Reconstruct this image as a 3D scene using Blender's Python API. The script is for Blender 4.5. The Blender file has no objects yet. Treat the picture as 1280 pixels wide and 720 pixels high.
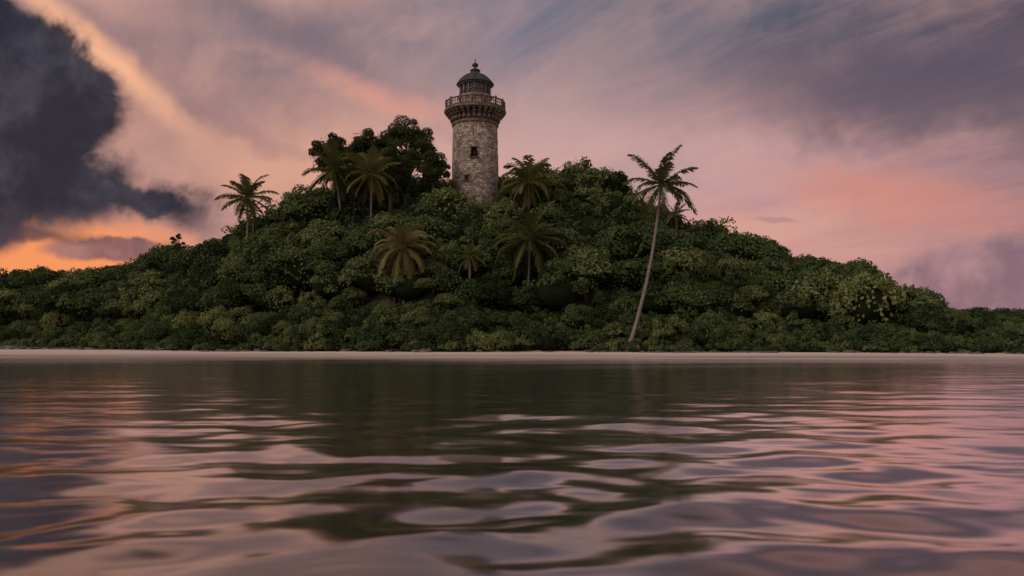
import bpy, math, random
import numpy as np
from mathutils import Vector
rng = np.random.default_rng(7)
random.seed(7)
F = 996.0; HY = 424.0; CZ = 1.4
def PX(px, D): return (px-640.0)/F*D
def PZ(py, D): return CZ+(HY-py)/F*D
def lin(c):
    return tuple(((v/255.0)/12.92 if v/255.0<=0.04045 else ((v/255.0+0.055)/1.055)**2.4) for v in c)+(1.0,)

# ------------------------------------------------------------ node helpers
class S:
    def __init__(s, nt, sock): s.nt=nt; s.k=sock
    def _m(s, op, *o, clamp=False):
        n=s.nt.nodes.new('ShaderNodeMath'); n.operation=op; n.use_clamp=clamp
        for i,a in enumerate((s,)+o):
            if isinstance(a,S): s.nt.links.new(a.k,n.inputs[i])
            else: n.inputs[i].default_value=float(a)
        return S(s.nt,n.outputs[0])
    def __add__(s,o): return s._m('ADD',o)
    __radd__=__add__
    def __sub__(s,o): return s._m('SUBTRACT',o)
    def __mul__(s,o): return s._m('MULTIPLY',o)
    __rmul__=__mul__
    def __truediv__(s,o): return s._m('DIVIDE',o)
    def inv(s): return (s*-1.0)+1.0
    def ss(s,a,b):
        n=s.nt.nodes.new('ShaderNodeMapRange'); n.interpolation_type='SMOOTHSTEP'
        s.nt.links.new(s.k,n.inputs[0]); n.inputs[1].default_value=a; n.inputs[2].default_value=b
        return S(s.nt,n.outputs[0])
def node(nt,t,**kw):
    n=nt.nodes.new(t)
    for k,v in kw.items(): setattr(n,k,v)
    return n
def combine(nt,x,y,z):
    n=nt.nodes.new('ShaderNodeCombineXYZ')
    for i,a in enumerate((x,y,z)):
        if isinstance(a,S): nt.links.new(a.k,n.inputs[i])
        else: n.inputs[i].default_value=a
    return S(nt,n.outputs[0])
def noise(nt,vec,scale,detail=4,rough=0.55,dist=0.0):
    n=nt.nodes.new('ShaderNodeTexNoise')
    if vec is not None: nt.links.new(vec.k,n.inputs['Vector'])
    n.inputs['Scale'].default_value=scale; n.inputs['Detail'].default_value=detail
    n.inputs['Roughness'].default_value=rough; n.inputs['Distortion'].default_value=dist
    return S(nt,n.outputs[0])
def mix(nt,f,a,b,mode='MIX'):
    n=nt.nodes.new('ShaderNodeMix'); n.data_type='RGBA'; n.blend_type=mode
    for i,a_ in ((0,f),(6,a),(7,b)):
        if isinstance(a_,S): nt.links.new(a_.k,n.inputs[i])
        else: n.inputs[i].default_value=a_
    return S(nt,n.outputs[2])
def ramp(nt,f,stops):
    n=nt.nodes.new('ShaderNodeValToRGB'); cr=n.color_ramp
    while len(cr.elements)<len(stops): cr.elements.new(0.5)
    for e,(p,c) in zip(cr.elements,stops): e.position=p; e.color=c
    nt.links.new(f.k,n.inputs[0]); return S(nt,n.outputs[0])

# ------------------------------------------------------------ world
def build_world():
    w=bpy.data.worlds.new("sky"); bpy.context.scene.world=w; w.use_nodes=True
    try: w.cycles.sampling_method='NONE'
    except Exception as e: print(e)
    nt=w.node_tree; nt.nodes.clear()
    tc=node(nt,'ShaderNodeTexCoord'); sp=node(nt,'ShaderNodeSeparateXYZ')
    nt.links.new(tc.outputs['Generated'],sp.inputs[0])
    x,y,z=[S(nt,o) for o in sp.outputs]
    D=S(nt,tc.outputs['Generated'])
    az=x._m('ARCTAN2',y); el=z._m('ARCSINE')
    hyp=(x*x+y*y+1e-5)._m('SQRT'); s=x/hyp
    zz=z._m('MAXIMUM',0.0)+0.10
    wn=node(nt,'ShaderNodeTexNoise'); nt.links.new(D.k,wn.inputs['Vector'])
    wn.inputs['Scale'].default_value=5.5; wn.inputs['Detail'].default_value=4; wn.inputs['Roughness'].default_value=0.62
    wsp=node(nt,'ShaderNodeSeparateColor'); nt.links.new(wn.outputs['Color'],wsp.inputs[0])
    w1=S(nt,wsp.outputs[0])-0.5; w2=S(nt,wsp.outputs[1])-0.5
    t=(s+0.6)/1.2
    def C(*c): return lin(c)
    low=ramp(nt,t,[(0.0,C(234,150,112)),(0.22,C(222,156,128)),(0.5,C(220,162,146)),(0.75,C(212,152,144)),(1.0,C(156,120,130))])
    mid=ramp(nt,t,[(0.0,C(192,138,124)),(0.3,C(216,162,142)),(0.52,C(204,164,158)),(0.75,C(186,144,146)),(1.0,C(140,110,120))])
    hi=ramp(nt,t,[(0.0,C(132,108,116)),(0.3,C(126,114,124)),(0.5,C(122,120,136)),(0.7,C(96,100,116)),(1.0,C(50,58,76))])
    zen=C(70,67,80)
    col=mix(nt,el.ss(0.05,0.20),low,mid)
    col=mix(nt,el.ss(0.20,0.38),col,hi)
    col=mix(nt,el.ss(0.45,0.75),col,zen)
    back=mix(nt,el.ss(0.0,0.9),C(224,184,174),C(185,165,170))  # sky behind the camera, made brighter to light the island front
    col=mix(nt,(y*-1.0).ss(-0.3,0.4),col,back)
    a=math.radians(-32)
    rx_=(x/zz)*math.cos(a)-(y/zz)*math.sin(a); ry_=(x/zz)*math.sin(a)+(y/zz)*math.cos(a)
    st=combine(nt,rx_*0.9+w1*0.8,ry_*0.28+w2*0.8,3.7)
    n1=noise(nt,st,1.1,4,0.55,0.6); n2=noise(nt,combine(nt,rx_*0.5,ry_*0.22+w1*0.5,9.1),1.5,4,0.6,0.5)
    up=el.ss(0.02,0.12)*el.ss(0.45,0.7).inv()
    col=mix(nt,n1.ss(0.48,0.70)*up*0.55,col,C(232,174,152))
    col=mix(nt,n2.ss(0.48,0.68)*up*0.45,col,C(112,102,116))
    fn=noise(nt,combine(nt,rx_*1.3,ry_*0.45+w2*0.4,1.0),3.0,5,0.68,0.5)
    col=mix(nt,(fn-0.38)*0.8*up,col,C(222,172,158))
    A=az*F; E=el*F
    def blob(px,py,rx,ry,rot=0,warp=40,soft=(0.5,1.1),extra=None):
        az0=math.atan((px-640)/F); el0=math.atan((HY-py)/F*math.cos(az0))
        du=(A+w1*(warp*2)); dv=(E+w2*(warp*2))
        if extra is not None: du=du+extra; dv=dv+extra
        du=du-az0*F; dv=dv-el0*F
        c_,s_=math.cos(math.radians(rot)),math.sin(math.radians(rot))
        u=(du*c_+dv*s_)/rx; v=(dv*c_-du*s_)/ry
        return (u*u+v*v)._m('SQRT').ss(soft[0],soft[1]).inv()
    def lay(col,m,c,k=1.0): return mix(nt,m*k,col,c)
    col=lay(col,blob(60,-130,420,110,0,60,(0.3,1.2)),C(238,180,158),0.85)  # this and the next: bright patches above frame, added for water to reflect
    col=lay(col,blob(1250,-170,380,120,0,60,(0.3,1.2)),C(222,166,162),0.7)
    col=lay(col,blob(350,215,170,60,-8,70,(0.1,1.2)),C(226,168,142),0.65)
    col=lay(col,blob(860,190,240,55,-6,80,(0.1,1.2)),C(206,168,162),0.45)
    col=lay(col,blob(480,122,110,20,-10,50,(0.1,1.2)),C(226,156,138),0.65)
    col=lay(col,blob(1180,110,280,70,-10,90,(0.2,1.2)),C(80,77,94),0.75)
    col=lay(col,blob(1120,245,200,42,-18,70,(0.1,1.2)),C(212,140,126),0.7)
    col=lay(col,blob(1010,300,200,40,-5,50,(0.1,1.2)),C(210,156,144),0.6)
    col=lay(col,blob(280,150,150,16,-22,60,(0.2,1.2)),C(152,120,122),0.5)
    col=lay(col,blob(105,62,165,28,-34,45,(0.1,1.1)),C(248,184,146),0.95)
    col=lay(col,blob(330,45,210,34,-14,70,(0.1,1.2)),C(108,100,114),0.6)
    bn=noise(nt,D,16.0,4,0.62,0.2); ex=(bn-0.5)*60.0
    col=lay(col,blob(60,316,190,52,0,30,(0.3,1.2),ex*0.4),C(248,152,96),0.97)
    bc=mix(nt,bn.ss(0.35,0.7),C(98,80,92),C(160,118,116))
    m=blob(140,312,66,15,0,12,(0.7,1.15),ex*0.6); m=m._m('MAXIMUM',blob(225,320,60,14,0,12,(0.7,1.1),ex*0.6))
    col=lay(col,m,bc,0.85)
    bc2=mix(nt,bn.ss(0.35,0.7),C(120,96,110),C(176,138,142))
    m=blob(1250,368,120,62,0,40,(0.7,1.18),ex); m=m._m('MAXIMUM',blob(1120,368,100,36,0,36,(0.7,1.18),ex))
    col=lay(col,m,bc2,0.7)
    col=lay(col,blob(968,274,30,4,-6,12,(0.3,1.3),ex*0.2),C(154,120,126),0.5)
    m=blob(25,125,96,92,0,34,(0.82,1.08),ex)
    m=m._m('MAXIMUM',blob(-5,222,150,58,0,34,(0.70,1.14),ex))
    m=m._m('MAXIMUM',blob(175,250,106,26,-12,40,(0.35,1.25),ex))
    m=m._m('MAXIMUM',blob(-80,150,140,140,0,30,(0.86,1.05),ex))
    dc=mix(nt,bn.ss(0.38,0.75),C(38,41,53),C(70,70,82))
    dc=mix(nt,m.ss(0.3,1.0).inv()*0.6,dc,C(128,102,104))
    col=lay(col,m,dc,0.97)
    col=lay(col,blob(-5,286,110,10,-3,20,(0.4,1.2),ex*0.5),C(74,64,72),0.8)
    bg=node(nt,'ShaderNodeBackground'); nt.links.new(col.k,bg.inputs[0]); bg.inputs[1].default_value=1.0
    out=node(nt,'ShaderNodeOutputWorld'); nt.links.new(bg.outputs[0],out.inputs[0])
build_world()

# ------------------------------------------------------------ materials
def newmat(name):
    m=bpy.data.materials.new(name); m.use_nodes=True; nt=m.node_tree; nt.nodes.clear()
    out=node(nt,'ShaderNodeOutputMaterial'); return m,nt,out
def leafmat(name,cols,transl=0.25,wr=0.6):
    m,nt,out=newmat(name)
    at=node(nt,'ShaderNodeAttribute',attribute_name='tint'); oi=node(nt,'ShaderNodeObjectInfo')
    tint=S(nt,at.outputs['Fac']); r=S(nt,oi.outputs['Random'])
    f=(tint*(1-wr)+r*wr)
    c=ramp(nt,f,cols)
    d=node(nt,'ShaderNodeBsdfDiffuse'); nt.links.new(c.k,d.inputs[0])
    tr=node(nt,'ShaderNodeBsdfTranslucent'); nt.links.new(c.k,tr.inputs[0])
    m1=node(nt,'ShaderNodeMixShader'); m1.inputs[0].default_value=transl
    nt.links.new(d.outputs[0],m1.inputs[1]); nt.links.new(tr.outputs[0],m1.inputs[2])
    nt.links.new(m1.outputs[0],out.inputs[0]); return m
G=lambda r,g,b:(r,g,b,1)
M_leaf=leafmat("foliage_leaves",[(0.12,G(.018,.031,.015)),(0.35,G(.052,.085,.034)),(0.65,G(.100,.140,.052)),(0.92,G(.210,.235,.092))])
M_tree=leafmat("tree_leaves",[(0.0,G(.016,.028,.012)),(1.0,G(.075,.095,.036))])
M_palm=leafmat("palm_leaflets",[(0.0,G(.040,.057,.020)),(0.6,G(.095,.105,.036)),(1.0,G(.21,.175,.065))],0.2,0.3)
M_palmy=leafmat("palm_leaflets_dry",[(0.0,G(.095,.098,.034)),(1.0,G(.23,.20,.085))])
def barkmat(name,c1,c2,sz):
    m,nt,out=newmat(name)
    tc=node(nt,'ShaderNodeTexCoord'); sp=node(nt,'ShaderNodeSeparateXYZ'); nt.links.new(tc.outputs['Object'],sp.inputs[0])
    x,y,z=[S(nt,o) for o in sp.outputs]
    n=noise(nt,combine(nt,x*3.0,y*3.0,z*sz),1.0,5,0.6)
    c=ramp(nt,n,[(0.3,c1),(0.7,c2)])
    p=node(nt,'ShaderNodeBsdfPrincipled'); nt.links.new(c.k,p.inputs['Base Color']); p.inputs['Roughness'].default_value=0.9
    b=node(nt,'ShaderNodeBump'); b.inputs['Distance'].default_value=0.05; nt.links.new(n.k,b.inputs['Height']); nt.links.new(b.outputs[0],p.inputs['Normal'])
    nt.links.new(p.outputs[0],out.inputs[0]); return m
M_bark=barkmat("bark",G(.03,.024,.018),G(.10,.08,.06),1.0)
M_ptrunk=barkmat("palm_trunk_bark",G(.09,.075,.065),G(.23,.195,.17),7.0)
M_nut=barkmat("coconut",G(.10,.08,.03),G(.2,.15,.06),3.0)
m,nt,out=newmat("crown_light_blocker"); d=node(nt,'ShaderNodeBsdfDiffuse'); d.inputs[0].default_value=G(.012,.018,.009); nt.links.new(d.outputs[0],out.inputs[0]); M_core=m  # dark solid core added inside crowns to stop light passing through

# ------------------------------------------------------------ geometry accumulator
class Geo:
    def __init__(s): s.v=[]; s.f=[]; s.m=[]; s.t=[]; s.n=0
    def add(s,v,f,mat=0,tint=None):
        v=np.asarray(v,float); f=np.asarray(f,int)
        s.v.append(v); s.f.append(f+s.n); s.n+=len(v)
        s.m.append(np.full(len(f),mat)); s.t.append(np.full(len(f),0.5) if tint is None else tint)
    def build(s,name,mats,smooth=False,link=True):
        v=np.concatenate(s.v); f=np.concatenate(s.f); m=np.concatenate(s.m); t=np.concatenate(s.t)
        me=bpy.data.meshes.new(name)
        me.vertices.add(len(v)); me.vertices.foreach_set('co',v.astype(np.float32).ravel())
        me.loops.add(f.size); me.loops.foreach_set('vertex_index',f.astype(np.int32).ravel())
        me.polygons.add(len(f)); me.polygons.foreach_set('loop_start',(np.arange(len(f))*4).astype(np.int32))
        me.polygons.foreach_set('loop_total',np.full(len(f),4,np.int32))
        me.polygons.foreach_set('material_index',m.astype(np.int32))
        if smooth is not False: me.polygons.foreach_set('use_smooth',np.isin(m,smooth))
        at=me.attributes.new('tint','FLOAT','FACE'); at.data.foreach_set('value',t.astype(np.float32))
        for k in mats: me.materials.append(k)
        me.update(); me.validate()
        o=bpy.data.objects.new(name,me)
        if link: bpy.context.scene.collection.objects.link(o)
        return o
def norm(a): return a/np.maximum(np.linalg.norm(a,axis=-1,keepdims=True),1e-9)
def leaves(geo,pos,nrm,size,mat=0,jit=0.9,aspect=0.6,tintbase=0.5,tintvar=0.5):
    n=len(pos)
    nn=norm(nrm+rng.normal(0,jit*0.55,(n,3)))
    r=rng.normal(0,1,(n,3)); r[:,2]-=0.5
    a=norm(r-nn*(r*nn).sum(1,keepdims=True)); b=np.cross(nn,a)
    L=size*rng.uniform(0.6,1.35,(n,1)); W=L*aspect
    v=np.stack([pos-a*L*.5,pos+b*W*.5-a*L*.05,pos+a*L*.5,pos-b*W*.5-a*L*.05],1).reshape(-1,3)
    f=np.arange(n*4).reshape(n,4)
    geo.add(v,f,mat,np.clip(tintbase+rng.uniform(-tintvar,tintvar,n),0,1))
def lobe(geo,c,r,n,size,mat=0,flat=0.75,tb=0.5,under=-0.35):
    d=norm(rng.normal(0,1,(int(n*1.6),3))); d=d[d[:,2]>under][:n]
    ph=rng.uniform(0,6.28,3)
    rad=r*(1+0.16*np.sin(d[:,0]*5+ph[0])*np.sin(d[:,1]*5+ph[1])+rng.normal(0,0.09,len(d)))
    p=np.asarray(c)+d*rad[:,None]*np.array([1,1,flat])
    leaves(geo,p,d+np.array([0,0,0.25]),size,mat,tintbase=tb,tintvar=0.30)
def sphere_quads(c,r,sc=(1,1,1),nu=10,nv=7):
    v=[];f=[]
    for j in range(nv+1):
        ph=math.pi*(0.02+0.96*j/nv)
        for i in range(nu):
            th=2*math.pi*i/nu; k=r*(1+0.12*math.sin(i*2.3+j*1.7))
            v.append((c[0]+k*sc[0]*math.sin(ph)*math.cos(th),c[1]+k*sc[1]*math.sin(ph)*math.sin(th),c[2]+k*sc[2]*math.cos(ph)))
    for j in range(nv):
        for i in range(nu):
            f.append((j*nu+i,(j+1)*nu+i,(j+1)*nu+(i+1)%nu,j*nu+(i+1)%nu))
    return v,f
def tube(pts,rad,n=8):
    pts=np.asarray(pts,float); v=[];f=[]
    for k,p in enumerate(pts):
        d=pts[min(k+1,len(pts)-1)]-pts[max(k-1,0)]; d=d/np.linalg.norm(d)
        a=np.cross(d,[0.3,0.9,0.1]); a/=np.linalg.norm(a); b=np.cross(d,a)
        for i in range(n):
            th=2*math.pi*i/n; v.append(p+rad[k]*(a*math.cos(th)+b*math.sin(th)))
    for k in range(len(pts)-1):
        for i in range(n): f.append((k*n+i,k*n+(i+1)%n,(k+1)*n+(i+1)%n,(k+1)*n+i))
    return v,f

# ------------------------------------------------------------ terrain
SX=[-300,0,60,100,150,200,260,300,350,400,450,500,545,565,590,622,640,680,720,760,790,820,860,900,950,1020,1080,1115,1140,1200,1280,1500]
SY=[395,352,350,346,335,324,308,294,268,246,234,226,226,242,250,245,230,222,222,228,243,268,288,304,316,330,350,368,384,400,404,414]
def ys(X): return np.interp(X,[-250,-82,-55,-36,-10,10,35,48,70,110,250],[160,124,108,94,88,87,84,77,74,76,100])+1.0*np.sin(X*0.23)+0.6*np.sin(X*0.61+1)+0.3*np.sin(X*1.3)
def yr(X): return np.interp(X,[-250,-100,-45,-10,40,80,250],[190,150,125,120,118,112,130])
def bwf(X): return 1.5+2.8*np.exp(-((X-1)/8.0)**2)+0.9*np.sin(X*0.31)+0.4*np.sin(X*0.93)
def hcan(X,Y):
    r=yr(X); Ye=np.minimum(Y,r); px=640+F*X/np.maximum(Ye,40)
    return CZ+(HY-np.interp(px,SX,SY))/F*r
def cs(X,Y): return np.clip(hcan(X,Y)/9.0,0.45,1.0)
def th(X,Y):
    X=np.asarray(X,float); Y=np.asarray(Y,float)
    s=ys(X); r=yr(X); H0=hcan(X,Y)
    Hc=np.maximum(H0-4.4*np.clip(H0/9.0,0.45,1.0),0.5)
    bw=bwf(X); d=Y-s; t=np.clip((d-bw)/(r-s-bw),0,1)
    f=0.5*t+0.5*np.sin(t*math.pi/2)
    z=np.where(d<0,np.maximum(0.045*d,-2.5),0.05*np.minimum(d,bw)+Hc*f)
    back=np.clip((Y-r)/45.0,0,1); z=z-back**1.5*(Hc+2.5)*(Y>r)
    z=z+np.where(d>bw,0.35*np.sin(X*0.35+Y*0.21)*np.sin(Y*0.3-X*0.13)*np.clip((d-bw)/6,0,1),0)
    z=z+0.03*np.sin(X*0.9+np.sin(X*0.37)*2)*np.exp(-np.abs(d)/5)
    return z
def solveD(px,py):
    Ds=np.arange(76,124,0.25); pz=HY-(th(PX(px,Ds),Ds)-CZ)*F/Ds
    return float(Ds[np.argmin(np.abs(pz-py))])
gx=np.arange(-260,260.1,1.0); gy=np.concatenate([np.arange(60,130,0.7),np.arange(130,260,3)])
XX,YY=np.meshgrid(gx,gy); ZZ=th(XX,YY)
nx,ny=len(gx),len(gy)
idx=np.arange(nx*ny).reshape(ny,nx)
fq=np.stack([idx[:-1,:-1],idx[:-1,1:],idx[1:,1:],idx[1:,:-1]],-1).reshape(-1,4)
g=Geo(); g.add(np.stack([XX,YY,ZZ],-1).reshape(-1,3),fq)
m,nt,out=newmat("island_ground")
geo_=node(nt,'ShaderNodeNewGeometry'); sp=node(nt,'ShaderNodeSeparateXYZ'); nt.links.new(geo_.outputs['Position'],sp.inputs[0])
P=S(nt,geo_.outputs['Position']); z=S(nt,sp.outputs[2])
n1=noise(nt,P,0.8,5); n2=noise(nt,P,6.0,4); n3=noise(nt,P,0.22,2)
sand=mix(nt,n2,G(.34,.26,.20),G(.50,.40,.32)); soil=mix(nt,n2,G(.02,.025,.012),G(.05,.055,.03))
sand=mix(nt,n3.ss(0.46,0.58),G(.06,.05,.04),sand)
c=mix(nt,(z+n1*0.12).ss(0.24,0.38),sand,soil)
p=node(nt,'ShaderNodeBsdfPrincipled'); nt.links.new(c.k,p.inputs['Base Color']); p.inputs['Roughness'].default_value=0.85
b=node(nt,'ShaderNodeBump'); b.inputs['Distance'].default_value=0.1; nt.links.new(n2.k,b.inputs['Height']); nt.links.new(b.outputs[0],p.inputs['Normal'])
nt.links.new(p.outputs[0],out.inputs[0])
g.build("island_terrain",[m],smooth=[0])

# ------------------------------------------------------------ foliage prototypes
col=bpy.data.collections.new("foliage_clumps")
def proto(kind,k):
    g=Geo()
    if kind=='crown':
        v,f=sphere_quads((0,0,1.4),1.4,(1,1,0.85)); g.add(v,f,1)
        v,f=tube([(0,0,-2.5),(0.1,0,-0.5),(0,0.1,1)],[0.2,0.16,0.12],6); g.add(v,f,2)
        for i in range(22+k%4*5):
            d=norm(rng.normal(0,1,3)); d[2]=abs(d[2])*1.0-0.15
            rr=rng.uniform(0.35,0.8)
            c=d*np.array([1.65,1.65,1.35])*rng.uniform(0.75,1.15)+np.array([0,0,1.5])
            lobe(g,c,rr,int(160*rr/0.65),0.22,0,0.75,rng.uniform(0.2,0.8))
        d=norm(rng.normal(0,1,(400,3))); leaves(g,d*np.array([1.7,1.7,1.4])*rng.uniform(0.85,1.25,(400,1))+[0,0,1.4],d,0.25)
    elif kind=='fine':
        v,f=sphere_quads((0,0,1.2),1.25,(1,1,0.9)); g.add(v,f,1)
        for i in range(34):
            d=norm(rng.normal(0,1,3)); d[2]=abs(d[2])-0.1
            rr=rng.uniform(0.22,0.5); c=d*np.array([1.6,1.6,1.6])*rng.uniform(0.7,1.25)+np.array([0,0,1.2])
            lobe(g,c,rr,75,0.18,0,0.9,rng.uniform(0.2,0.8),-0.6)
    else:
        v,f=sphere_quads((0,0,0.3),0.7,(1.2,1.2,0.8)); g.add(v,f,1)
        for i in range(16):
            d=norm(rng.normal(0,1,3)); d[2]=abs(d[2])
            c=d*np.array([1.2,1.2,0.85])*rng.uniform(0.6,1.15)+np.array([0,0,0.25])
            lobe(g,c,rng.uniform(0.2,0.45),65,0.18,0,0.8,rng.uniform(0.2,0.8))
    o=g.build("foliage_clump",[M_leaf,M_core,M_bark],link=False); col.objects.link(o)
kinds=['crown']*6+['fine']*4+['shrub']*3
for k,kd in enumerate(kinds):
    proto(kd,k); col.objects[-1].name="foliage_clump_%02d"%k
def in_clear(x,y): return ((x+5.54)/4.4)**2+((y-118)/7.0)**2<1
pts=[];grid={}
def tryadd(x,y,r):
    k=(int(x//4),int(y//4))
    for i in(-1,0,1):
        for j in(-1,0,1):
            for (a,b_,rr) in grid.get((k[0]+i,k[1]+j),()):
                if (a-x)**2+(b_-y)**2<((r+rr)*0.49)**2: return False
    grid.setdefault(k,[]).append((x,y,r)); pts.append((x,y,r)); return True
for stage in range(3):
    for _ in range([3000,14000,30000][stage]):
        x=rng.uniform(-165,130); s_=float(ys(x)); r_=float(yr(x)); y=rng.uniform(s_+2.0,r_+8)
        if in_clear(x,y): continue
        d=y-s_; q=float(cs(x,y))
        if d<7:
            if stage==0: continue
            r=rng.uniform(1.0,2.1)
        else: r=[rng.uniform(2.8,3.9),rng.uniform(1.8,2.8),rng.uniform(1.2,1.8)][stage]
        if stage==0 and rng.random()<0.5: continue
        tryadd(x,y,r*q)
P_=[];R_=[];Sc=[];I_=[]
for (x,y,r) in pts:
    d=y-float(ys(x)); z=float(th(x,y)); q=float(cs(x,y))
    k=rng.integers(6,10) if rng.random()<0.4 else rng.integers(0,6)
    base=r/2.0*rng.uniform(1.0,1.25)
    zo=(-0.9*base+rng.uniform(-.2,.9)) if d<7 else (rng.uniform(-0.2,1.5) if r>1.7 else rng.uniform(0.2,2.2))*q
    if y>float(yr(x))-6: zo*=0.6
    P_.append((x,y,z+zo)); R_.append((rng.uniform(-.2,.2),rng.uniform(-.2,.2),rng.uniform(0,6.28)))
    Sc.append((base,base,base*rng.uniform(0.8,1.3)*(0.85 if base>1.4 else 1))); I_.append(k)
for _ in range(2200):
    x=rng.uniform(-140,100); d=float(bwf(x))+rng.uniform(-1.2,5)
    y=float(ys(x))+max(d,0.3); s_=rng.uniform(0.4,1.2)
    P_.append((x,y,float(th(x,y))-0.1)); R_.append((0,0,rng.uniform(0,6.28))); Sc.append((s_,s_,s_*rng.uniform(.7,1.4))); I_.append(rng.integers(10,13))
print("foliage instances",len(P_))
me=bpy.data.meshes.new("hill_foliage"); me.from_pydata(P_,[],[])
a=me.attributes.new('rot','FLOAT_VECTOR','POINT'); a.data.foreach_set('vector',np.array(R_,np.float32).ravel())
a=me.attributes.new('scl','FLOAT_VECTOR','POINT'); a.data.foreach_set('vector',np.array(Sc,np.float32).ravel())
a=me.attributes.new('pick','INT','POINT'); a.data.foreach_set('value',np.array(I_,np.int32))
fo=bpy.data.objects.new("hill_foliage",me); bpy.context.scene.collection.objects.link(fo)
ng=bpy.data.node_groups.new("foliage_scatter",'GeometryNodeTree')
ng.interface.new_socket("Geometry",in_out='INPUT',socket_type='NodeSocketGeometry')
ng.interface.new_socket("Geometry",in_out='OUTPUT',socket_type='NodeSocketGeometry')
gi=ng.nodes.new('NodeGroupInput'); go=ng.nodes.new('NodeGroupOutput')
ip=ng.nodes.new('GeometryNodeInstanceOnPoints'); ci=ng.nodes.new('GeometryNodeCollectionInfo')
ci.inputs['Collection'].default_value=col; ci.inputs['Separate Children'].default_value=True; ci.inputs['Reset Children'].default_value=True
def na(nm,dt):
    n=ng.nodes.new('GeometryNodeInputNamedAttribute'); n.data_type=dt; n.inputs[0].default_value=nm; return n.outputs[0]
ng.links.new(gi.outputs[0],ip.inputs['Points']); ng.links.new(ci.outputs[0],ip.inputs['Instance'])
ip.inputs['Pick Instance'].default_value=True
ng.links.new(na('pick','INT'),ip.inputs['Instance Index'])
ng.links.new(na('rot','FLOAT_VECTOR'),ip.inputs['Rotation']); ng.links.new(na('scl','FLOAT_VECTOR'),ip.inputs['Scale'])
ng.links.new(ip.outputs[0],go.inputs[0])
md=fo.modifiers.new("scatter",'NODES'); md.node_group=ng

# ------------------------------------------------------------ broadleaf trees
def tree(px,py,rpx,D,hr=0.9,dens=1.0,sparse=False,lean=0.0):
    X=PX(px,D); Zc=PZ(py,D); R=rpx/F*D; zb=float(th(X,D))-0.4
    g=Geo(); H=Zc-zb
    trunk=[(lean*-1.0,0,0),(lean*-0.5,0.1,H*0.35),(0,0,H-R*hr*0.5)]
    tr=max(0.10,R*0.09); v,f=tube(trunk,[tr*1.3,tr,tr*0.8],8); g.add(v,f,1)
    top=np.array(trunk[2]); cc=np.array([0,0,H])
    nl=16 if sparse else int(28+R*8)
    for i in range(nl):
        d=norm(rng.normal(0,1,3)); d[2]=d[2]*0.9+0.15
        k=rng.uniform(0.45,1.08)
        c=cc+d*np.array([R,R,R*hr])*k*0.85
        rr=R*rng.uniform(0.13,0.28)*(0.75 if sparse else 1.0)
        if i<10 or sparse:
            midp=(top+c)*0.5+rng.normal(0,R*0.06,3)-np.array([0,0,R*0.05])
            v,f=tube([top-np.array([0,0,H*0.1]),midp,c],[tr*0.55,tr*0.35,tr*0.12],5); g.add(v,f,1)
        lobe(g,c,rr,int((300 if not sparse else 170)*dens*max(rr/0.7,0.5)),0.22,0,0.75,rng.uniform(0.2,0.8),-0.7)
    if not sparse:
        n=int(900*R/3*dens); d=norm(rng.normal(0,1,(n,3))); leaves(g,cc+d*np.array([R,R,R*hr])*rng.uniform(0.3,1.0,(n,1)),d,0.26)
    o=g.build("broadleaf_tree",[M_tree,M_bark],smooth=[1]); o.location=(X,D,zb)
for a in [(418,200,31,113,1.0,1.8),(460,194,32,114,1.0,1.6),(510,186,34,115,1.05,1.6),(488,218,32,111,1.0,1.3),(541,212,24,113,1.0,1.3),(440,230,28,112,1.0,1.3),
          (766,232,22,115,0.85),(683,228,17,114,0.9),(842,279,13,114,0.9),(372,264,15,114,0.9),(733,240,22,113,0.8),
          (1104,366,12,112,0.8),(1012,337,12,112,0.7),(646,236,16,116,0.9),(700,236,20,113,0.9)]:
    tree(*a)
tree(882,291,28,114,0.75,1.5,True,0.6); tree(223,303,12,124,0.95,2.2,True,0.3); tree(668,216,13,115,0.9,1.2,True)

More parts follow.
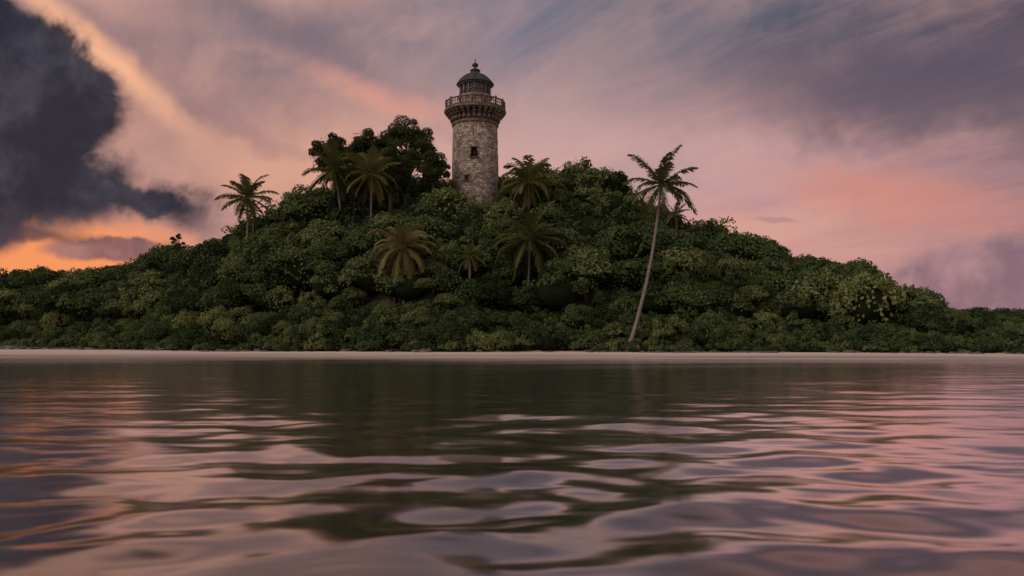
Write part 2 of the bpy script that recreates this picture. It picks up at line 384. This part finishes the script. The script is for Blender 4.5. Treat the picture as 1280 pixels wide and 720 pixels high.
# ------------------------------------------------------------ palms
def palm(px,py,D,rpx,basepx=None,basepy=None,dry=False,n=22,curve=0.0,droop=0.55,trunk_r=0.17,minel=-50,wind=0.0):
    if D is None: D=solveD(basepx or px,basepy); basepy=None
    Xc=PX(px,D); Zc=PZ(py,D); R=rpx/F*D*1.15
    Xb=PX(basepx,D) if basepx else Xc; zb=float(th(Xb,D))-0.3
    if basepy: zb=min(PZ(basepy,D),zb+0.3)
    H=max(Zc-zb,1.2); dx=Xc-Xb; g=Geo(); pts=[];rad=[]
    N=16
    for i in range(N+1):
        t=i/N; pts.append((dx*t+curve*math.sin(math.pi*t),0.3*math.sin(t*2.5),H*t)); rad.append(trunk_r*(1.0-0.42*t)+trunk_r*0.7*math.exp(-t*18))
    v,f=tube(pts,rad,10); g.add(v,f,1)
    c=np.array(pts[-1])
    for i in range(8):
        th_=rng.uniform(0,6.28); cc=c+np.array([math.cos(th_)*0.22,math.sin(th_)*0.22,-0.1-rng.uniform(0,.25)])
        v,f=sphere_quads(cc,0.12,nu=7,nv=5); g.add(v,f,2)
    v,f=tube([c-[0,0,0.3],c+[0,0,0.35],c+[0,0,0.9]],[trunk_r*0.7,trunk_r*0.8,0.03],8); g.add(v,f,0,np.full(len(f),0.5))
    for i in range(n):
        az=i*2.39996+rng.uniform(-.3,.3); u=(i+0.5)/n
        el=math.radians(80-(80-minel)*(u**0.85)+rng.uniform(-10,10)); L=R*rng.uniform(0.82,1.12)
        h=np.array([math.cos(az),math.sin(az),0]); NS=34
        p=c.copy()+h*0.1; e=el; rach=[p.copy()]; dirs=[]
        dr=droop*rng.uniform(0.7,1.4)
        for k in range(NS):
            t=k/NS; e-=dr*(0.012+0.085*t*t+0.02*t)*(1.0 if e>-1.35 else 0)
            dv=norm(h*math.cos(e)+np.array([wind*0.6*t,0,math.sin(e)])); dirs.append(dv); p=p+dv*L*1.06/NS; rach.append(p.copy())
        rs=rach[::4]; v,f=tube(rs,np.linspace(0.055,0.016,len(rs)),4); g.add(v,f,0,np.full(len(f),0.9))
        side=np.cross(h,[0,0,1]); tb=rng.uniform(0.15,0.75); V=[];Fq=[];T=[]
        twist=rng.uniform(-.5,.5)
        for k in range(3,NS+1):
            t=k/NS; dv=dirs[min(k,NS-1)]; upv=np.cross(side,dv)
            ll=R*0.25*math.sin(math.pi*min(1,(t*0.84+0.12)))**0.6*rng.uniform(0.8,1.15)
            for sg in(-1,1):
                if rng.random()<0.06: continue
                q=rach[k]; s2=side*math.cos(twist)+upv*math.sin(twist)
                d1=norm(s2*sg*0.8+dv*0.75+upv*0.1+np.array([0,0,-rng.uniform(0,.3)]))
                d2=norm(d1+np.array([0,0,-0.3-rng.uniform(0,.5)]))
                wv=(dv*0.9+upv*0.35)*0.062*R/3.2
                a0=q; a1=q+d1*ll*0.5; a2=a1+d2*ll*0.55
                b0=len(V); V+= [a0-wv*.8,a0+wv*.8,a1+wv,a1-wv,a2+wv*.2,a2-wv*.2]
                Fq+=[(b0,b0+1,b0+2,b0+3),(b0+3,b0+2,b0+4,b0+5)]; tt=min(1,max(0,tb+rng.uniform(-.15,.15))); T+=[tt,tt]
        g.add(np.array(V),Fq,0,np.array(T))
    o=g.build("palm_tree",[M_palmy if dry else M_palm,M_ptrunk,M_nut],smooth=[1,2]); o.location=(Xb,D,zb)
palm(827,230,87,42,785,406,n=24,curve=0.55,trunk_r=0.22,minel=-45,wind=0.15)
palm(308,246,112,30,300,None,n=24,curve=0.4)
palm(316,264,113,15,322,None,n=12,curve=-0.3,trunk_r=0.12)
palm(662,298,None,43,655,402,n=28,curve=0.2,minel=-60)
palm(661,226,108,36,662,None,n=32,minel=-65,droop=0.7)
palm(503,308,None,38,505,390,dry=True,n=42,minel=-78,droop=1.0)
palm(587,320,None,19,587,392,n=20)
palm(418,212,107,34,428,None,n=26,curve=0.3,minel=-60)
palm(464,216,106,33,462,None,n=28,minel=-60)
palm(800,262,110,16,802,None,n=14)
palm(845,268,108,17,847,None,n=16)

# ------------------------------------------------------------ lighthouse
TX,TY=PX(594,120),120.0
tow=bpy.data.objects.new("lighthouse",None); bpy.context.scene.collection.objects.link(tow); tow.location=(TX,TY,0)
def stone(name,c1,c2,c3,mort,bw=0.62,bh=0.34,stain=0.6):
    m,nt,out=newmat(name)
    tc=node(nt,'ShaderNodeTexCoord'); sp=node(nt,'ShaderNodeSeparateXYZ'); nt.links.new(tc.outputs['Object'],sp.inputs[0])
    x,y,z=[S(nt,o) for o in sp.outputs]; O=S(nt,tc.outputs['Object'])
    th_=x._m('ARCTAN2',y)*3.5
    wn=noise(nt,O,1.6,3); wn2=noise(nt,O,2.1,3)
    vec=combine(nt,th_+(wn-0.5)*0.6,z+(wn2-0.5)*0.5,0.0)
    br=node(nt,'ShaderNodeTexBrick'); nt.links.new(vec.k,br.inputs['Vector'])
    br.inputs['Color1'].default_value=G(0,0,0); br.inputs['Color2'].default_value=G(1,1,1); br.inputs['Mortar'].default_value=G(.5,.5,.5)
    br.inputs['Scale'].default_value=1.0; br.inputs['Brick Width'].default_value=bw; br.inputs['Row Height'].default_value=bh
    br.inputs['Mortar Size'].default_value=0.035; br.inputs['Mortar Smooth'].default_value=0.6; br.inputs['Bias'].default_value=0
    vo=node(nt,'ShaderNodeTexVoronoi'); nt.links.new(vec.k,vo.inputs['Vector']); vo.inputs['Scale'].default_value=2.2
    vs=node(nt,'ShaderNodeSeparateColor'); nt.links.new(vo.outputs['Color'],vs.inputs[0])
    bs=node(nt,'ShaderNodeSeparateColor'); nt.links.new(br.outputs['Color'],bs.inputs[0])
    f=S(nt,bs.outputs[0])*0.5+S(nt,vs.outputs[0])*0.5
    cc=ramp(nt,f,[(0.1,c1),(0.5,c2),(0.9,c3)])
    cc=mix(nt,S(nt,br.outputs['Fac'])*0.75,cc,mort)
    stn=noise(nt,combine(nt,x*1.2,y*1.2,z*0.25),1.0,6,0.65)
    cc=mix(nt,stn.ss(0.5,0.72)*stain,cc,G(.085,.072,.058))
    p=node(nt,'ShaderNodeBsdfPrincipled'); nt.links.new(cc.k,p.inputs['Base Color']); p.inputs['Roughness'].default_value=0.92
    b=node(nt,'ShaderNodeBump'); b.inputs['Distance'].default_value=0.16; b.inputs['Strength'].default_value=1.0
    hgt=f*0.6-S(nt,br.outputs['Fac'])*0.8+noise(nt,O,9.0,4)*0.5
    nt.links.new(hgt.k,b.inputs['Height']); nt.links.new(b.outputs[0],p.inputs['Normal']); nt.links.new(p.outputs[0],out.inputs[0]); return m
M_st=stone("rubble_stone",G(.14,.118,.095),G(.31,.27,.215),G(.56,.50,.42),G(.18,.155,.125))
M_st2=stone("dressed_stone",G(.085,.07,.057),G(.155,.13,.104),G(.24,.20,.16),G(.08,.068,.056),0.8,0.5)
M_roof=barkmat("weathered_copper_roof",G(.018,.022,.023),G(.048,.052,.048),3.0)
M_iron=barkmat("rusty_iron",G(.05,.037,.032),G(.13,.095,.08),3.0)
m,nt,out=newmat("dark_glass"); p=node(nt,'ShaderNodeBsdfPrincipled'); p.inputs['Base Color'].default_value=G(.03,.035,.04); p.inputs['Roughness'].default_value=0.12; nt.links.new(p.outputs[0],out.inputs[0]); M_glass=m
m,nt,out=newmat("dark_shade_backing"); p=node(nt,'ShaderNodeBsdfPrincipled'); p.inputs['Base Color'].default_value=G(.01,.009,.008); nt.links.new(p.outputs[0],out.inputs[0]); M_dark=m  # near-black slab colour stands in for shade inside the openings
def part(g,name,mats,smooth=False):
    o=g.build(name,mats,smooth=smooth); o.parent=tow; return o
def lathe(prof,n=64):
    v=[];f=[]
    for r,z in prof:
        for i in range(n):
            a_=2*math.pi*i/n; v.append((r*math.cos(a_),r*math.sin(a_),z))
    for k in range(len(prof)-1):
        for i in range(n): f.append((k*n+i,k*n+(i+1)%n,(k+1)*n+(i+1)%n,(k+1)*n+i))
    return v,f
def boxat(g,theta,r0,r1,w,z0,z1,mat=0,w1=None,zin=None):
    w1=w1 or w; c,s_=math.cos(theta),math.sin(theta); zi=z0 if zin is None else zin
    def q(r,t,z): return (r*c-t*s_,r*s_+t*c,z)
    v=[q(r0,-w/2,zi),q(r0,w/2,zi),q(r1,w1/2,z0),q(r1,-w1/2,z0),q(r0,-w/2,z1),q(r0,w/2,z1),q(r1,w1/2,z1),q(r1,-w1/2,z1)]
    f=[(0,1,2,3),(4,7,6,5),(0,4,5,1),(1,5,6,2),(2,6,7,3),(3,7,4,0)]
    g.add(v,f,mat)
z0,z1=16.0,34.0; NS_=96; NR=52
def rad(z): return 3.74-(z-z0)*0.024
g=Geo(); v=[];f=[]
openings=[]
def cell_open(i,j):
    for(i0,i1,j0,j1) in openings:
        if i0<=i<i1 and j0<=j<j1: return True
    return False
dz=(z1-z0)/NR
def opening(thdeg,zc,w,h):
    i=int(round((thdeg%360)/360*NS_)); n_=max(1,int(round(w/(2*math.pi*3.5/NS_)/2))); j=int(round((zc-z0)/dz)); m_=max(1,int(round(h/dz/2)))
    openings.append((i-n_,i+n_,j-m_,j+m_)); return i-n_,i+n_,j-m_,j+m_
ops=[opening(270,PZ(189,116.5),0.95,1.4),opening(250,PZ(222,116.5),0.5,0.7),opening(30,28,0.95,1.4),opening(160,24,0.95,1.4),opening(90,19,1.4,2.6)]
for j in range(NR+1):
    zz_=z0+dz*j
    for i in range(NS_):
        a_=2*math.pi*i/NS_; r=rad(zz_)+rng.normal(0,0.025); v.append((r*math.cos(a_),r*math.sin(a_),zz_))
for j in range(NR):
    for i in range(NS_):
        if cell_open(i,j): continue
        f.append((j*NS_+i,j*NS_+(i+1)%NS_,(j+1)*NS_+(i+1)%NS_,(j+1)*NS_+i))
g.add(v,f,0); part(g,"shaft",[M_st],smooth=[0])
gw=Geo(); gd=Geo()
for(i0,i1,j0,j1) in ops:
    tc_=2*math.pi*(i0+i1)/2/NS_; w=2*math.pi*3.5*(i1-i0)/NS_; za,zb=z0+dz*j0,z0+dz*j1; r=rad((za+zb)/2)
    boxat(gd,tc_,r-0.60,r-0.45,w+0.3,za-0.1,zb+0.1)
    for sg in(-1,1):
        c,s_=math.cos(tc_),math.sin(tc_)
        t0=sg*(w/2-0.02); t1=sg*(w/2+0.17); tt=[min(t0,t1),max(t0,t1)]
        q=lambda rr,t,z:(rr*c-t*s_,rr*s_+t*c,z)
        vv=[q(r-.45,tt[0],za),q(r-.45,tt[1],za),q(r+.06,tt[1],za),q(r+.06,tt[0],za),q(r-.45,tt[0],zb),q(r-.45,tt[1],zb),q(r+.06,tt[1],zb),q(r+.06,tt[0],zb)]
        gw.add(vv,[(0,1,2,3),(4,7,6,5),(0,4,5,1),(1,5,6,2),(2,6,7,3),(3,7,4,0)])
    boxat(gw,tc_,r-.45,r+.10,w+.44,zb+0.003,zb+.24); boxat(gw,tc_,r-.45,r+.16,w+.5,za-.18,za-0.003)
    boxat(gw,tc_,r-.42,r-.38,0.06,za,zb)
part(gd,"window_dark_back",[M_dark]); part(gw,"window_surround",[M_st2])
g=Geo(); v,f=lathe([(3.30,33.3),(3.48,33.35),(3.55,33.5),(3.48,33.7),(3.36,33.75),(3.36,35.25)]); g.add(v,f,0); part(g,"neck_moulding",[M_st2],smooth=False)
g=Geo(); NC=30
for i in range(NC):
    a_=2*math.pi*(i+0.5)/NC
    boxat(g,a_,3.34,3.75,0.40,34.05,34.68,zin=33.85); boxat(g,a_,3.34,4.12,0.42,34.683,35.02); boxat(g,a_,3.34,4.42,0.44,35.023,35.30)
part(g,"corbels",[M_st2])
g=Geo(); v,f=lathe([(2.2,35.303),(4.55,35.303),(4.66,35.40),(4.66,35.62),(4.55,35.70),(4.40,35.70),(2.2,35.70)]); g.add(v,f); part(g,"gallery_deck",[M_st2])
g=Geo()
v,f=lathe([(4.38,35.703),(4.52,35.703),(4.52,35.95),(4.38,35.95),(4.38,35.703)]); g.add(v,f)
for i in range(NC*2):
    a_=math.pi*(i+0.5)/NC; big=i%4==0
    w=0.26 if big else 0.10
    boxat(g,a_,4.36 if big else 4.41,4.54 if big else 4.49,w,35.953,37.12 if big else 36.75)
v,f=lathe([(4.36,36.753),(4.54,36.753),(4.54,36.90),(4.36,36.90),(4.36,36.753)]); g.add(v,f)
v,f=lathe([(4.42,36.33),(4.48,36.33),(4.48,36.40),(4.42,36.40),(4.42,36.33)]); g.add(v,f)
part(g,"gallery_railing",[M_iron])
g=Geo(); v,f=lathe([(2.62,35.72),(2.62,36.0),(2.5,36.05),(2.46,37.55),(2.62,37.62),(2.62,37.82),(2.35,37.85),(0.0,37.85)],48); g.add(v,f); part(g,"lantern_drum",[M_st])
g=Geo(); v,f=lathe([(2.18,37.86),(2.18,39.45)],16); g.add(v,f); part(g,"lantern_glass",[M_glass])
g=Geo()
for i in range(16):
    a_=2*math.pi*i/16; boxat(g,a_,2.16,2.36,0.17 if i%2 else 0.32,37.853,39.45)
v,f=lathe([(2.15,38.60),(2.30,38.60),(2.30,38.70),(2.15,38.70)],16); g.add(v,f)
v,f=lathe([(2.1,39.453),(2.5,39.453),(2.62,39.60),(2.1,39.62)],48); g.add(v,f)
part(g,"lantern_frame",[M_st2])
g=Geo(); prof=[(2.0,39.65),(2.78,39.62),(2.84,39.70),(2.70,39.86),(2.40,40.22),(1.98,40.62),(1.5,40.96),(1.05,41.2),(0.72,41.36),(0.66,41.42),(0.66,41.75),(0.80,41.80),(0.72,41.92),(0.40,42.1),(0.20,42.2),(0.18,42.35),(0.42,42.48),(0.50,42.66),(0.42,42.84),(0.16,42.98),(0.08,43.1),(0.05,43.6),(0.0,43.62)]
v,f=lathe(prof,40); g.add(v,f)
for i in range(12):
    a_=2*math.pi*i/12
    for k in range(3,8):
        (r0,za),(r1,zb)=prof[k],prof[k+1]; c,s_=math.cos(a_),math.sin(a_)
        q=lambda rr,t,z:(rr*c-t*s_,rr*s_+t*c,z)
        vv=[q(r0,-.06,za),q(r0,.06,za),q(r1,.05,zb),q(r1,-.05,zb),q(r0+.05,-.05,za+.07),q(r0+.05,.05,za+.07),q(r1+.05,.04,zb+.07),q(r1+.05,-.04,zb+.07)]
        g.add(vv,[(4,5,6,7),(0,4,7,3),(1,2,6,5)])
part(g,"dome_roof",[M_roof],smooth=False)

# ------------------------------------------------------------ rocks
m,nt,out=newmat("shore_rock"); geo_=node(nt,'ShaderNodeNewGeometry'); P=S(nt,geo_.outputs['Position'])
n1=noise(nt,P,2.0,6,0.65); c=ramp(nt,n1,[(0.3,G(.03,.026,.024)),(0.7,G(.13,.11,.10))])
p=node(nt,'ShaderNodeBsdfPrincipled'); nt.links.new(c.k,p.inputs['Base Color']); p.inputs['Roughness'].default_value=0.6
b=node(nt,'ShaderNodeBump'); b.inputs['Distance'].default_value=0.08; nt.links.new(n1.k,b.inputs['Height']); nt.links.new(b.outputs[0],p.inputs['Normal']); nt.links.new(p.outputs[0],out.inputs[0]); M_rock=m
g=Geo()
def rock(x,y,z,r):
    v,f=sphere_quads((0,0,0),r,(rng.uniform(.9,1.8),rng.uniform(.8,1.3),rng.uniform(.35,.6)),9,6)
    v=np.array(v)+rng.normal(0,r*0.09,(len(v),3)); a_=rng.uniform(0,6.28)
    R=np.array([[math.cos(a_),-math.sin(a_),0],[math.sin(a_),math.cos(a_),0],[0,0,1]]); g.add(v@R.T+np.array([x,y,z]),f)
for _ in range(1700):
    x=rng.uniform(-110,75)
    if -10<x<8 and rng.random()<0.9: continue
    dens=0.5+0.5*math.sin(x*0.45+math.sin(x*0.17)*3)
    if rng.random()>dens+0.15: continue
    y=float(ys(x))+rng.uniform(-3.0,2.5); rock(x,y,max(float(th(x,y)),-0.06),rng.uniform(0.12,0.5)*(1.6 if rng.random()<.12 else .85))
for _ in range(90):
    x=rng.uniform(-78,-60); rock(x,110+rng.normal(0,1.0)+abs(x+58)*0.1,0.0,rng.uniform(0.3,0.9)*(1-abs(x+70)/30))
g.build("shore_rocks",[M_rock])

# ------------------------------------------------------------ sea
rr_=0.3*(6000/0.3)**(np.arange(0,780)/779.0)
dense=np.radians(np.linspace(90-48,90+48,560)); rest=np.radians(np.linspace(90+48,90+312,90))[1:-1]
an=np.concatenate([dense,rest]); nr,na_=len(rr_),len(an)
RR,AA=np.meshgrid(rr_,an,indexing='ij'); X=RR*np.cos(AA); Y=RR*np.sin(AA)
Z=np.zeros_like(X)
wr=np.random.default_rng(52)
for i in range(70):
    wl=0.6*(4.0/0.6)**wr.random(); k=2*math.pi/wl; dr=math.radians(95+wr.normal(0,30))
    slope=0.0165*(1.1 if wl<2.2 else 0.6); am=slope/k*wr.uniform(.6,1.4); ph=wr.uniform(0,6.28)
    fade=np.clip((wl*9-RR*0.0128*9*3)/ (wl*9),0,1)
    fx=X+0.5*np.sin(Y*0.33+ph)+0.2*np.sin(X*0.7+ph*2); Z+=am*fade*np.sin(k*math.cos(dr)*fx+k*math.sin(dr)*Y+ph)
gust=0.8+0.35*np.sin(X*0.21+1.3)*np.sin(Y*0.19+X*.06)
calm=1-np.clip((RR-9)/34,0,1)**0.7*0.72
Z*=gust*calm
idx=np.arange(nr*na_).reshape(nr,na_); nxt=np.roll(idx,-1,1)
fq=np.stack([idx[:-1],idx[1:],nxt[1:],nxt[:-1]],-1).reshape(-1,4)
g=Geo(); g.add(np.stack([X,Y,Z],-1).reshape(-1,3),fq)
m,nt,out=newmat("sea_water")
geo_=node(nt,'ShaderNodeNewGeometry'); sp=node(nt,'ShaderNodeSeparateXYZ'); nt.links.new(geo_.outputs['Position'],sp.inputs[0])
x,y,z=[S(nt,o) for o in sp.outputs]
rip=noise(nt,combine(nt,x*0.5,y*1.0,0.0),1.3,2,0.5,0.3); rip2=noise(nt,combine(nt,x*0.12,y*0.3,4.0),1.0,3,0.5,0.3)
b=node(nt,'ShaderNodeBump'); b.inputs['Distance'].default_value=0.06; b.inputs['Strength'].default_value=0.5
nt.links.new((rip+rip2*2.0).k,b.inputs['Height'])
gl=node(nt,'ShaderNodeBsdfGlossy'); gl.inputs['Roughness'].default_value=0.13; gl.inputs[0].default_value=G(1,.97,.94); nt.links.new(b.outputs[0],gl.inputs['Normal'])
df=node(nt,'ShaderNodeBsdfDiffuse'); df.inputs[0].default_value=G(.008,.008,.007)
fr=node(nt,'ShaderNodeFresnel'); fr.inputs['IOR'].default_value=1.34; nt.links.new(b.outputs[0],fr.inputs['Normal'])
ms=node(nt,'ShaderNodeMixShader'); fac=S(nt,fr.outputs[0])*2.3
fac=fac._m('MINIMUM',0.97)
nt.links.new(fac.k,ms.inputs[0]); nt.links.new(df.outputs[0],ms.inputs[1]); nt.links.new(gl.outputs[0],ms.inputs[2])
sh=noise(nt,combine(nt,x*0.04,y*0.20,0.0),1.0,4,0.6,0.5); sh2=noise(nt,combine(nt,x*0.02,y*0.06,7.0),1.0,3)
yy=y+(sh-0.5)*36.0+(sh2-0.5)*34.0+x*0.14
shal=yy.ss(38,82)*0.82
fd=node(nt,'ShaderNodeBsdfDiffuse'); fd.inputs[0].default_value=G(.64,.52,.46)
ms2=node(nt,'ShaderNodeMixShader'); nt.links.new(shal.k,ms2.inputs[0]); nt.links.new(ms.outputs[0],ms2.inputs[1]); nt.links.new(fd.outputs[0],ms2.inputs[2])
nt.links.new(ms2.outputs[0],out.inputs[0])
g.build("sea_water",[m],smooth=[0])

# ------------------------------------------------------------ sun
sd=bpy.data.lights.new("sun",'SUN'); sd.energy=1.4; sd.angle=math.radians(18); sd.color=(1.0,0.86,0.74)
so=bpy.data.objects.new("sun",sd); bpy.context.scene.collection.objects.link(so)
so.rotation_euler=Vector((0.58,0.38,-0.75)).to_track_quat('-Z','Y').to_euler()

# ------------------------------------------------------------ camera
cd=bpy.data.cameras.new("camera"); cam=bpy.data.objects.new("camera",cd); bpy.context.scene.collection.objects.link(cam)
cd.sensor_width=36; cd.lens=F/1280*36; cd.shift_y=64/1280; cd.clip_end=20000; cd.clip_start=0.05
cam.location=(0,0,CZ); cam.rotation_euler=(math.radians(90),0,0)
cd.dof.use_dof=True; cd.dof.focus_distance=105; cd.dof.aperture_fstop=1.2
bpy.context.scene.camera=cam
vs=bpy.context.scene.view_settings; vs.view_transform='Standard'; vs.look='None'; vs.exposure=0
